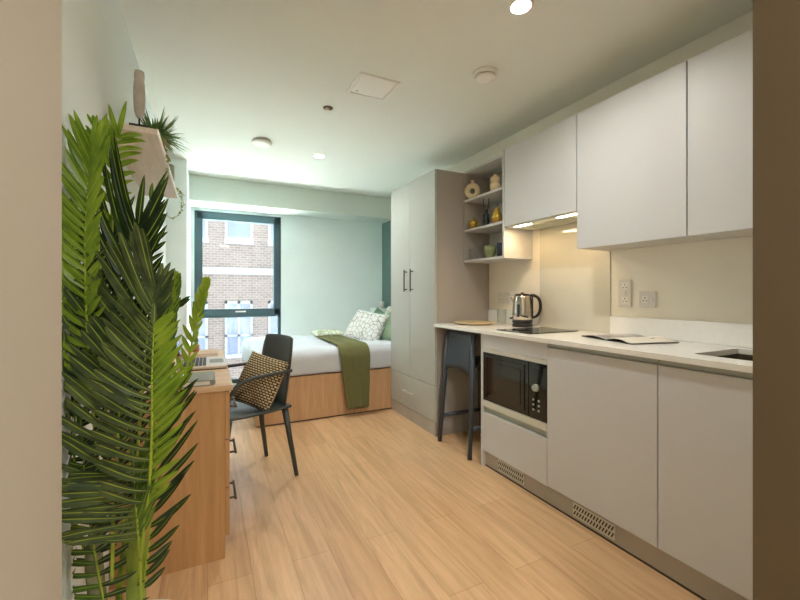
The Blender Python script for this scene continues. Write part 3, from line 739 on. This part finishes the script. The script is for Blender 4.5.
# ------------------------------------------------------------------ desk
XP, XD = .068, .099
t = thing('desk', 'oak desk with three drawers along the left wall', 'desk', (-.12, 2.4, 0))
MB().box(XL+.002, XD, 1.856, 3.02, .730, .754).done('desktop', M_desktop, t, bevel=.001)
MB().box(XL+.002, XP, 1.862, 1.880, 0, .729).done('side_panel', M_desk, t)
MB().box(XL+.002, XP, 2.985, 3.003, 0, .729).done('side_panel', M_desk, t)
MB().box(XL+.002, XP, 2.262, 2.280, .09, .729).box(XL+.002, XP, 1.881, 2.262, .09, .105).box(XL+.002, XL+.014, 1.881, 2.262, .105, .729).done('pedestal', M_desk, t)
MB().box(XL+.002, XL+.018, 2.28, 2.985, .35, .729).done('modesty_panel', M_desk, t)
for k in range(3):
    z0 = .095+.211*k
    d_ = MB().box(XP+.001, XP+.019, 1.866, 2.278, z0, z0+.207).done('drawer_front', M_desk, t, bevel=.001)
    zh = z0+.117
    MB().tube([(XP+.048, 1.945, zh), (XP+.048, 2.125, zh)], .0055).tube([(XP+.019, 1.96, zh), (XP+.048, 1.96, zh)], .005).tube([(XP+.019, 2.11, zh), (XP+.048, 2.11, zh)], .005).done('handle', M_bronze, d_)
# book on the desk
zt = .7545
t = thing('closed_book', 'closed grey book lying at the near end of the desk', 'book', (-.09, 1.99, zt))
MB().box(-.20, .020, 1.885, 2.10, zt, zt+.003).box(-.20, .020, 1.885, 2.10, zt+.020, zt+.023).tube([(.020, 1.885, zt+.0115), (.020, 2.10, zt+.0115)], .0115, 16).done('cover', M_bookcover, t)
MB().box(-.195, .014, 1.890, 2.095, zt+.003, zt+.020).done('pages', M_pages, t)
t = thing('laptop', 'open laptop on the desk with screen towards the left wall', 'laptop', (-.02, 2.44, zt))
lx0, lx1, ly0, ly1 = -.135, .095, 2.27, 2.60
MB().box(lx0, lx1, ly0, ly1, zt+.004, zt+.020).done('base', M_lap, t, bevel=.003)
MB().box(lx0+.01, lx1-.004, ly0+.004, ly1-.004, zt, zt+.004).done('underside', M_black, t)
kb = MB().box(lx0+.018, lx1-.10, ly0+.02, ly1-.02, zt+.020, zt+.0206).done('keyboard', M_lap, t)
ks = MB()
for i in range(6):
    for j in range(15):
        ks.box(lx0+.020+.0185*i, lx0+.020+.0185*i+.0155, ly0+.022+.0192*j, ly0+.022+.0192*j+.0165, zt+.0206, zt+.0225)
ks.done('keys', M_key, kb)
MB().box(lx1-.085, lx1-.015, ly0+.10, ly1-.10, zt+.020, zt+.0203).done('trackpad', M_bookcover, t)
sn = MB(); A = R(14)
sv = Vector((-math.sin(A), 0, math.cos(A)))
sc_ = Vector((lx0+.004, (ly0+ly1)/2, zt+.022))+sv*.11
lid = MB().obox(sc_, Vector((math.cos(A), 0, math.sin(A))), Vector((0,1,0)), sv, .003, .165, .108).done('screen_lid', M_lap, t, bevel=.002)
MB().obox(sc_+Vector((math.cos(A), 0, math.sin(A)))*.0035, Vector((math.cos(A), 0, math.sin(A))), Vector((0,1,0)), sv, .0006, .157, .100).done('display', M_blackglass, lid)
t = thing('notebook', 'slim pale notebook lying at the far end of the desk', 'notebook', (-.05, 2.86, zt))
MB().box(-.20, .060, 2.76, 2.98, zt, zt+.002).box(-.20, .060, 2.76, 2.98, zt+.014, zt+.016).done('cover', M_desktop, t); MB().box(-.196, .056, 2.764, 2.976, zt+.002, zt+.014).done('pages', M_pages, t)
cx0 = at(196, 349, 2.72)
t = thing('small_cup', 'small brown cup on the notebook at the far end of the desk', 'cup', (-.07, 2.90, zt+.016))
MB().lathe((-.070, 2.90, zt+.0165), [(.001, 0), (.018, 0), (.022, .012), (.024, .045), (.021, .045), (.018, .010), (.001, .008)], 24, caps=False).done('body', M_cup, t)

# ------------------------------------------------------------------ desk chair with woven cushion
CB = Vector((.437, 2.709, 0)); rv = Vector((.322, -.947, 0)).normalized(); fv = Vector((-.947, -.322, 0)).normalized()
def C(a, b, z): return CB+rv*a+fv*b+Vector((0,0,z))
t = thing('desk_chair', 'charcoal plastic armchair standing at the desk', 'chair', tuple(C(0, .22, 0)))
for s in (1, -1):
    MB().tube([C(.205*s, -.005, 0), C(.190*s, .035, .25), C(.175*s, .06, .43)], [.013, .016, .021], 14).done('leg', M_chair, t)
    MB().tube([C(.205*s, .46, 0), C(.195*s, .44, .25), C(.185*s, .41, .43)], [.013, .015, .019], 14).done('leg', M_chair, t)
P = []
for j in range(13):
    v = j/12; row = []
    for i in range(17):
        u = -1+2*i/16
        wd = .205+.02*math.sin(PI*v)
        z = .445-.016*(1-u*u)*math.sin(PI*v)-.012*max(0, v-.85)/.15
        row.append(C(u*wd*(1-.10*max(0, v-.8)/.2*abs(u)), .03+.44*v, z))
    P.append(row)
g = MB(); g.grid(P); g.done('seat', M_chair, t, solid=.014)
P = []
for j in range(17):
    v = j/16; row = []
    for i in range(17):
        u = -1+2*i/16
        wd = .185+.010*math.sin(PI*v)-.008*max(0, v-.8)/.2
        zz = .44+.435*v-.012*max(0, (v-.75)/.25)*abs(u)**6
        b = .045-.055*v**1.2-.030*(1-u*u)
        row.append(C(u*wd, b+.02, zz))
    P.append(row)
g = MB(); g.grid(P); g.done('backrest', M_chair, t, solid=.012)
for s in (1, -1):
    pts = [C(.180*s, .02, .662), C(.208*s, .07, .668), C(.228*s, .18, .668), C(.234*s, .30, .662), C(.230*s, .385, .630), C(.215*s, .425, .55), C(.198*s, .435, .445)]
    sm = []
    for i in range(len(pts)-1):
        p0, p1, p2, p3 = pts[max(i-1, 0)], pts[i], pts[i+1], pts[min(i+2, len(pts)-1)]
        for k in range(5):
            q = k/5; sm.append(.5*((2*p1)+(p2-p0)*q+(2*p0-5*p1+4*p2-p3)*q*q+(3*p1-3*p2+p3-p0)*q**3))
    sm.append(pts[-1])
    MB().tube(sm, .011, 12).done('armrest', M_chair, t)
az = (fv*.80+rv*.48+Vector((0,0,.42))).normalized()
ax, ay, az = frame(az, roll=R(-13))
o = cushion('woven_cushion', M_woven, C(.050, .165, .600), ax, ay, az, .30, .33, .12, 8, e=2.6, pinch=.05, mats=[M_woven, M_tan], back_mi=1)
tag(o, 'black and beige woven cushion resting on the charcoal chair', 'cushion')

# ------------------------------------------------------------------ wall shelf and its things
SZ = 1.75
t = thing('wall_shelf', 'pale oak shelf fixed to the left wall above the desk', 'shelf', (-.26, 2.27, SZ))
MB().box(XL+.001, -.170, 1.716, 2.82, SZ, SZ+.020).done('board', M_shelf, t)
MB().box(-.170, -.166, 1.716, 2.82, SZ, SZ+.020).done('front_edge', M_white, t)
ST = SZ+.0205
# carved figure
c = at(139.5, 124, 1.60); fx, fy = -.232, 1.762
t = thing('carved_figure', 'tall carved pale sculpture on a black base, on the wall shelf', 'sculpture', (fx, fy, ST))
MB().box(fx-.028, fx+.034, fy-.035, fy+.035, ST, ST+.012).done('base', M_black, t, bevel=.001)
MB().tube([(fx, fy, ST+.012), (fx, fy, ST+.05)], .003).done('pin', M_black, t)
MB().lathe((fx, fy, ST+.045), [(.004, 0), (.010, .006), (.016, .022), (.0185, .05), (.0195, .085), (.019, .115), (.0175, .136), (.0155, .142), (.0165, .149), (.0175, .165), (.0155, .178), (.006, .181)], 20).done('body', M_figure, t)
# tufted plants
def blade(m_, p, d, L, wd, droop, up=Vector((0,0,1)), mi=0):
    d = Vector(d).normalized(); side = d.cross(up)
    if side.length < .05: side = Vector((1,0,0))
    side.normalize(); rows = []; n_ = 6
    for k in range(n_+1):
        s = k/n_; q = Vector(p)+d*L*s+Vector((0,0,-1))*droop*L*s*s
        ww = wd*max(.04, (1-s)**.6*(.5+1.2*s*(1-s)+.3))
        rows.append([q-side*ww/2, q+Vector((0,0,-.15*ww)), q+side*ww/2])
    m_.grid(rows, mi)
rnd = random.Random(5)
px_, py_ = -.207, 2.03
t = thing('spider_plant', 'spiky green plant in a terracotta pot on the wall shelf', 'potted plant', (px_, py_, ST))
MB().lathe((px_, py_, ST), [(.028, 0), (.031, .003), (.040, .060), (.043, .062), (.043, .074), (.037, .074), (.036, .062), (.001, .060)], 28, caps=False).done('pot', M_pot, t)
MB().lathe((px_, py_, ST+.058), [(.036, 0), (.036, .006)]).done('soil', M_soil, t)
m_ = MB()
for k in range(210):
    a = rnd.uniform(0, 2*PI); el = rnd.uniform(.1, 1.3)
    d = Vector((math.cos(a)*math.cos(el), math.sin(a)*math.cos(el), math.sin(el)))
    if px_+d.x*.2 < XL+.04: d.x = abs(d.x)*.5
    blade(m_, (px_+d.x*.012, py_+d.y*.012, ST+.064), d, rnd.uniform(.07, .15), .012, rnd.uniform(-.1, .6))
m_.done('foliage', M_spider, t, solid=.0006, recalc=False)
# trailing vines
def vine(m_, pts, step=.012, size=.017, rnd=rnd):
    pts = [Vector(p) for p in pts]; m_.tube(pts, .0013, 6)
    for a_, b_ in zip(pts, pts[1:]):
        L = (b_-a_).length; n_ = max(1, int(L/step))
        for k in range(n_):
            p = a_.lerp(b_, (k+rnd.random()*.5)/n_)
            d = Vector((rnd.uniform(-1, 1), rnd.uniform(-1, 1), rnd.uniform(-.6, .6)))
            blade(m_, p, d, size*rnd.uniform(.8, 1.3), size*.8, .2)
vx, vy = -.205, 1.865
t = thing('trailing_plant', 'small trailing plant hanging over the near edge of the shelf', 'plant', (vx, vy, ST))
MB().lathe((vx, vy, ST), [(.012, 0), (.018, .006), (.019, .024), (.016, .024), (.001, .020)], 20, caps=False).done('pot', M_soil, t)
m_ = MB()
vine(m_, [(vx, vy, ST+.024), (-.175, 1.875, ST+.022), (-.155, 1.885, ST+.005), (-.150, 1.90, SZ-.03), (-.150, 1.92, SZ-.08), (-.155, 1.93, SZ-.13)])
vine(m_, [(vx, vy, ST+.024), (-.18, 1.84, ST+.03), (-.155, 1.85, ST+.01), (-.150, 1.87, SZ-.02), (-.148, 1.88, SZ-.055)])
vine(m_, [(vx, vy, ST+.024), (vx-.015, vy-.035, ST+.036), (vx-.025, vy-.06, ST+.02)])
m_.done('vines', M_vine, t, recalc=False)
t = thing('ceramic_vase', 'grey-green cylindrical pot near the window end of the shelf', 'vase', (-.205, 2.52, ST))
MB().lathe((-.205, 2.52, ST), [(.001, 0), (.034, 0), (.038, .006), (.040, .095), (.037, .098), (.034, .092), (.032, .008), (.001, .008)], 28, caps=False).done('body', M_potg, t)
t = thing('trailing_plant', 'thin trailing vine looping off the window end of the shelf', 'plant', (-.20, 2.74, ST))
MB().lathe((-.205, 2.74, ST), [(.016, 0), (.024, .01), (.026, .032), (.022, .032), (.001, .028)], 20, caps=False).done('pot', M_potg, t)
m_ = MB()
vine(m_, [(-.205, 2.74, ST+.03), (-.17, 2.75, ST+.03), (-.150, 2.76, ST+.01), (-.143, 2.77, SZ-.03), (-.150, 2.78, SZ-.085), (-.175, 2.80, SZ-.12), (-.21, 2.83, SZ-.125), (-.235, 2.85, SZ-.10)], .014, .022)
vine(m_, [(-.205, 2.74, ST+.03), (-.165, 2.77, ST+.035), (-.145, 2.80, ST+.005), (-.135, 2.84, SZ-.04)], .014, .022)
m_.done('vines', M_vine, t, recalc=False)

# ------------------------------------------------------------------ palm
PX, PY = -.175, 1.20
palm = thing('potted_palm', 'large artificial-looking palm with long fronds beside the left wall', 'palm', (PX, PY, 0))
MB().lathe((PX, PY, 0), [(.085, 0), (.095, .01), (.125, .26), (.130, .27), (.118, .27), (.112, .25), (.001, .24)], 40, caps=False).done('pot', M_white, palm)
MB().lathe((PX, PY, .232), [(.108, 0), (.111, .010)]).done('soil', M_soil, palm)
def cat(pts, n):
    out = []
    for i in range(len(pts)-1):
        p0, p1, p2, p3 = pts[max(i-1, 0)], pts[i], pts[i+1], pts[min(i+2, len(pts)-1)]
        for k in range(n):
            q = k/n; out.append(.5*((2*p1)+(p2-p0)*q+(2*p0-5*p1+4*p2-p3)*q*q+(3*p1-3*p2+p3-p0)*q**3))
    out.append(pts[-1]); return out
def leaflet(bm, base, d, nrm, L, W, curve, rnd_, tip, mi=0, ri=1):
    """d: direction, nrm: face normal, curve: vector added as s^2, tip: roundness 0 pointed..1 round"""
    n_ = 12; rows = []
    for k in range(n_+1):
        s = k/n_
        c = base+d*L*s+curve*L*s*s
        if tip > .6: c = c+nrm*L*.20*s**4
        if c.x < XL+.012: c.x = XL+.012
        tg = (d+curve*2*s).normalized()
        sd = tg.cross(nrm)
        if sd.length < .01: sd = Vector((1,0,0))
        sd.normalize(); nn = sd.cross(tg).normalized()
        if tip > .6: wp = (.34+.66*min(1, s/.75)**1.3)*(max(0, 1-s**10))**.5 if s < 1 else .25
        else: wp = (.5+.5*min(1, s/.3))*max(.02, 1-s**(2.4+tip*5))**.8
        ww = W*wp/2
        rows.append([c-sd*ww+nn*ww*.32, c-sd*ww*.12, c+sd*ww*.12, c+sd*ww+nn*ww*.32])
    V = [[bm.verts.new(p) for p in r_] for r_ in rows]
    for A, B in zip(V, V[1:]):
        for k in range(3):
            f = bm.faces.new([A[k], A[k+1], B[k+1], B[k]]); f.smooth = True; f.material_index = ri if k == 1 else mi
def frond(pts, n, nrm, left, right, mats=(M_leafM, M_leafM), t0=.25, seed=0, r=.0045, jitter=.08, solid=False):
    """pts: (x,y,z) rachis from base to tip. left/right: dict(L0,L1 lengths base->tip, W, ang base, ang tip, curve, tip)"""
    rd = random.Random(seed)
    pts = [Vector(p) for p in pts]; sm = cat(pts, 10); N = len(sm)
    for p in sm: p.x = max(p.x, XL+.02)
    bmx = MB(); bmx.tube(sm, [r*(1-.75*i/(N-1)) for i in range(N)], 8, mi=1)
    bm = bmx.bm; nrm = Vector(nrm).normalized()
    for k in range(n):
        tt = t0+(1-t0)*(k+.3)/n; f = tt*(N-1); i = min(int(f), N-2); p = sm[i].lerp(sm[i+1], f-i)
        tg = (sm[i+1]-sm[i]).normalized(); q = (k+.5)/n
        sd = tg.cross(nrm).normalized()
        for s, sp, mi in ((-1, left, 0), (1, right, 2)):
            if sp is None: continue
            L = (sp['L0']*(1-q)+sp['L1']*q)*(1+rd.uniform(-.08, .08))*(.55+.45*min(1, q*6))
            if 'Lm' in sp: L = (sp['L0']*(1-q)**2+2*sp['Lm']*q*(1-q)+sp['L1']*q*q)*(1+rd.uniform(-.07, .07))
            an = R(sp['a0']*(1-q)+sp['a1']*q+rd.uniform(-6, 6))
            lift = sp.get('lift', .15)+rd.uniform(-jitter, jitter)
            d = (tg*math.cos(an)+sd*s*math.sin(an)+nrm*lift).normalized()
            cv = sp.get('c', 0)*tg+Vector((0,0,-1))*sp.get('droop', 0)+nrm*rd.uniform(-jitter, jitter)
            leaflet(bm, p, d, nrm*1.0+sd*s*rd.uniform(-.35, .35)+tg*rd.uniform(-.2, .2), L, sp['W']*(1+rd.uniform(-.1, .1)), cv, rd, sp.get('tip', .2), mi=mi)
    # terminal leaflet
    tg = (sm[-1]-sm[-2]).normalized(); sp = right or left
    leaflet(bm, sm[-1], tg, nrm, (sp['L1'])*.9, sp['W'], Vector((0,0,0)), rd, .2, mi=0)
    return bmx.done('frond', [mats[0], M_rib, mats[1]], palm, recalc=False)
CN = Vector((-math.sin(YAW), -math.cos(YAW), 0))      # towards where the plant faces: into the hall
RX = Vector((math.cos(YAW), -math.sin(YAW), 0))
def S(*l): return [at(*p) for p in l]
base = Vector((PX, PY, .24))
# stems
MB().tube(cat(S((104, 640, 1.17), (98, 600, 1.12), (94, 555, 1.10), (100, 520, 1.12), (104, 480, 1.14)), 5), [.024, .024, .023, .023, .023]+[.022]*5+[.021]*5+[.016]*6, 14).done('stem', M_bark, palm)
MB().tube(cat(S((134, 655, 1.16), (136, 600, 1.10), (137, 545, 1.08), (138, 500, 1.08), (138, 460, 1.10)), 5), [.022]*5+[.024]*5+[.022]*5+[.014]*6, 14).done('stem', M_stem, palm)
MB().tube(cat(S((128, 650, 1.18), (119, 600, 1.14), (123, 560, 1.13), (128, 520, 1.14)), 5), [.009]*16, 10).done('stem', M_stem, palm)
# back left lime frond, upright
frond(S((100, 480, 1.06), (92, 400, 1.04), (86, 300, 1.02), (86, 215, 1.01), (93, 150, 1.00)), 30, CN+RX*.1,
      dict(L0=.07, L1=.10, Lm=.11, W=.018, a0=60, a1=30, c=.12, lift=.2, tip=.3), dict(L0=.06, L1=.10, Lm=.08, W=.018, a0=55, a1=28, c=.12, lift=.3, tip=.4), (M_leafL, M_leafL), t0=.25, seed=1)
frond(S((92, 470, 1.12), (72, 390, 1.08), (62, 290, 1.06), (60, 220, 1.05)), 20, CN+RX*.3,
      dict(L0=.08, L1=.08, W=.018, a0=60, a1=30, c=.1, lift=.1), dict(L0=.11, L1=.09, W=.018, a0=70, a1=40, c=.15, lift=.1), (M_leafD, M_leafD), t0=.2, seed=2)
frond(S((104, 420, 1.10), (102, 300, 1.10), (98, 230, 1.10), (100, 175, 1.09), (106, 140, 1.08)), 15, CN-RX*.5,
      dict(L0=.05, L1=.07, W=.024, a0=55, a1=35, c=.1, lift=.3, tip=.7), dict(L0=.05, L1=.06, W=.024, a0=60, a1=45, c=.1, lift=.3, tip=.7), (M_leafL, M_leafL), t0=.42, seed=3)
frond(S((112, 260, 1.17), (112, 200, 1.16), (114, 160, 1.15), (119, 135, 1.14)), 9, CN,
      dict(L0=.07, L1=.08, W=.020, a0=50, a1=25, c=.1, lift=.2), dict(L0=.08, L1=.11, W=.018, a0=62, a1=58, c=-.05, lift=.2, droop=.15), (M_leafL, M_leafL), t0=.2, seed=21)
# dark tall frond behind
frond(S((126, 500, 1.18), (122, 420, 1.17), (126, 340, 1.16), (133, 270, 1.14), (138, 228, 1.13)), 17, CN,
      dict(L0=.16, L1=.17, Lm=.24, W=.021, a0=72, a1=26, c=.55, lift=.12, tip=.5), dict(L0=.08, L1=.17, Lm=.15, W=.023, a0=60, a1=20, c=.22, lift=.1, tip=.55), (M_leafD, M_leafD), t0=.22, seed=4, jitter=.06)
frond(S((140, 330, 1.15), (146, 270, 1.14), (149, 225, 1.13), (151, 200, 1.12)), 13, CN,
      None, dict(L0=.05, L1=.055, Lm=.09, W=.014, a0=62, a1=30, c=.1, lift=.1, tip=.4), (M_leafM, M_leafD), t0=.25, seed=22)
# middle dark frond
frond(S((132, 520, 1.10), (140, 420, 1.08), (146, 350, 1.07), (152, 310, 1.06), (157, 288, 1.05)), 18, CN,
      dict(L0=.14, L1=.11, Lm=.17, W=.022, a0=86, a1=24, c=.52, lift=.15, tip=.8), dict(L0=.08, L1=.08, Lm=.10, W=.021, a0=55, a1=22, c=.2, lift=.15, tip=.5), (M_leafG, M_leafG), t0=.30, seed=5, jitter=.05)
# big front frond, leaflets arching to the left with rounded tips; lime on the right
frond(S((140, 560, .95), (149, 490, .93), (152, 425, .92), (152, 375, .92), (154, 325, .93)), 21, CN,
      dict(L0=.09, L1=.08, Lm=.125, W=.0235, a0=104, a1=48, c=.50, lift=.20, tip=1.0), dict(L0=.08, L1=.06, Lm=.165, W=.016, a0=44, a1=48, c=.02, lift=.1, tip=.3), (M_leafG, M_leafL), t0=.20, seed=6, jitter=.05)
# second layer behind the front frond, further left
frond(S((112, 580, 1.00), (114, 500, .98), (118, 440, .97), (120, 385, .97), (124, 345, .98)), 18, CN,
      dict(L0=.11, L1=.07, Lm=.145, W=.0245, a0=100, a1=48, c=.50, lift=.2, tip=1.0), dict(L0=.07, L1=.07, Lm=.08, W=.018, a0=50, a1=40, c=.1, lift=.05, tip=.3), (M_leafG, M_leafD), t0=.12, seed=7, jitter=.05)
frond(S((108, 470, 1.08), (106, 400, 1.06), (110, 340, 1.05), (116, 300, 1.05)), 15, CN,
      dict(L0=.11, L1=.09, Lm=.13, W=.023, a0=90, a1=36, c=.50, lift=.2, tip=1.0), dict(L0=.07, L1=.08, Lm=.09, W=.018, a0=50, a1=40, c=.1, lift=.05, tip=.3), (M_leafG, M_leafD), t0=.1, seed=23, jitter=.05)
# low frond
frond(S((141, 640, 1.00), (140, 560, .95), (136, 505, .94), (134, 470, .95)), 16, CN,
      dict(L0=.14, L1=.12, Lm=.17, W=.019, a0=100, a1=84, c=.20, lift=.12, tip=.9), dict(L0=.10, L1=.13, Lm=.13, W=.012, a0=34, a1=34, c=.05, lift=.12, tip=.1), (M_leafG, M_leafM), t0=.44, seed=8, jitter=.05)
# dark right low frond
frond(S((141, 610, 1.10), (147, 560, 1.08), (153, 500, 1.07), (158, 440, 1.07), (162, 400, 1.07)), 17, CN-RX*.4,
      None, dict(L0=.11, L1=.12, Lm=.26, W=.019, a0=46, a1=52, c=.20, lift=.05, tip=.5), (M_leafD, M_leafD), t0=.12, seed=9, jitter=.05)
# right lime upright fronds
frond(S((150, 500, 1.12), (158, 430, 1.11), (166, 360, 1.10), (172, 310, 1.09), (176, 282, 1.09)), 24, CN+RX*.9,
      dict(L0=.05, L1=.04, Lm=.06, W=.014, a0=38, a1=12, c=0, lift=.2), dict(L0=.05, L1=.035, Lm=.05, W=.014, a0=32, a1=12, c=0, lift=.2), (M_leafL, M_leafM), t0=.2, seed=10, jitter=.15)
frond(S((155, 500, 1.10), (168, 440, 1.10), (186, 370, 1.10), (198, 315, 1.10), (206, 285, 1.10)), 17, CN+RX*.6,
      dict(L0=.08, L1=.035, W=.014, a0=42, a1=16, c=0, lift=.2), dict(L0=.05, L1=.03, W=.012, a0=32, a1=12, c=0, lift=.1), (M_leafL, M_leafL), t0=.25, seed=11)
# a single dark leaflet reaching across towards the window
frond(S((156, 330, 1.13), (168, 313, 1.13), (178, 305, 1.13)), 2, CN, None, dict(L0=.02, L1=.05, W=.013, a0=20, a1=10, lift=0, tip=.2), (M_leafD, M_leafD), t0=.8, seed=24, r=.002)
# dark fill fronds at the back left
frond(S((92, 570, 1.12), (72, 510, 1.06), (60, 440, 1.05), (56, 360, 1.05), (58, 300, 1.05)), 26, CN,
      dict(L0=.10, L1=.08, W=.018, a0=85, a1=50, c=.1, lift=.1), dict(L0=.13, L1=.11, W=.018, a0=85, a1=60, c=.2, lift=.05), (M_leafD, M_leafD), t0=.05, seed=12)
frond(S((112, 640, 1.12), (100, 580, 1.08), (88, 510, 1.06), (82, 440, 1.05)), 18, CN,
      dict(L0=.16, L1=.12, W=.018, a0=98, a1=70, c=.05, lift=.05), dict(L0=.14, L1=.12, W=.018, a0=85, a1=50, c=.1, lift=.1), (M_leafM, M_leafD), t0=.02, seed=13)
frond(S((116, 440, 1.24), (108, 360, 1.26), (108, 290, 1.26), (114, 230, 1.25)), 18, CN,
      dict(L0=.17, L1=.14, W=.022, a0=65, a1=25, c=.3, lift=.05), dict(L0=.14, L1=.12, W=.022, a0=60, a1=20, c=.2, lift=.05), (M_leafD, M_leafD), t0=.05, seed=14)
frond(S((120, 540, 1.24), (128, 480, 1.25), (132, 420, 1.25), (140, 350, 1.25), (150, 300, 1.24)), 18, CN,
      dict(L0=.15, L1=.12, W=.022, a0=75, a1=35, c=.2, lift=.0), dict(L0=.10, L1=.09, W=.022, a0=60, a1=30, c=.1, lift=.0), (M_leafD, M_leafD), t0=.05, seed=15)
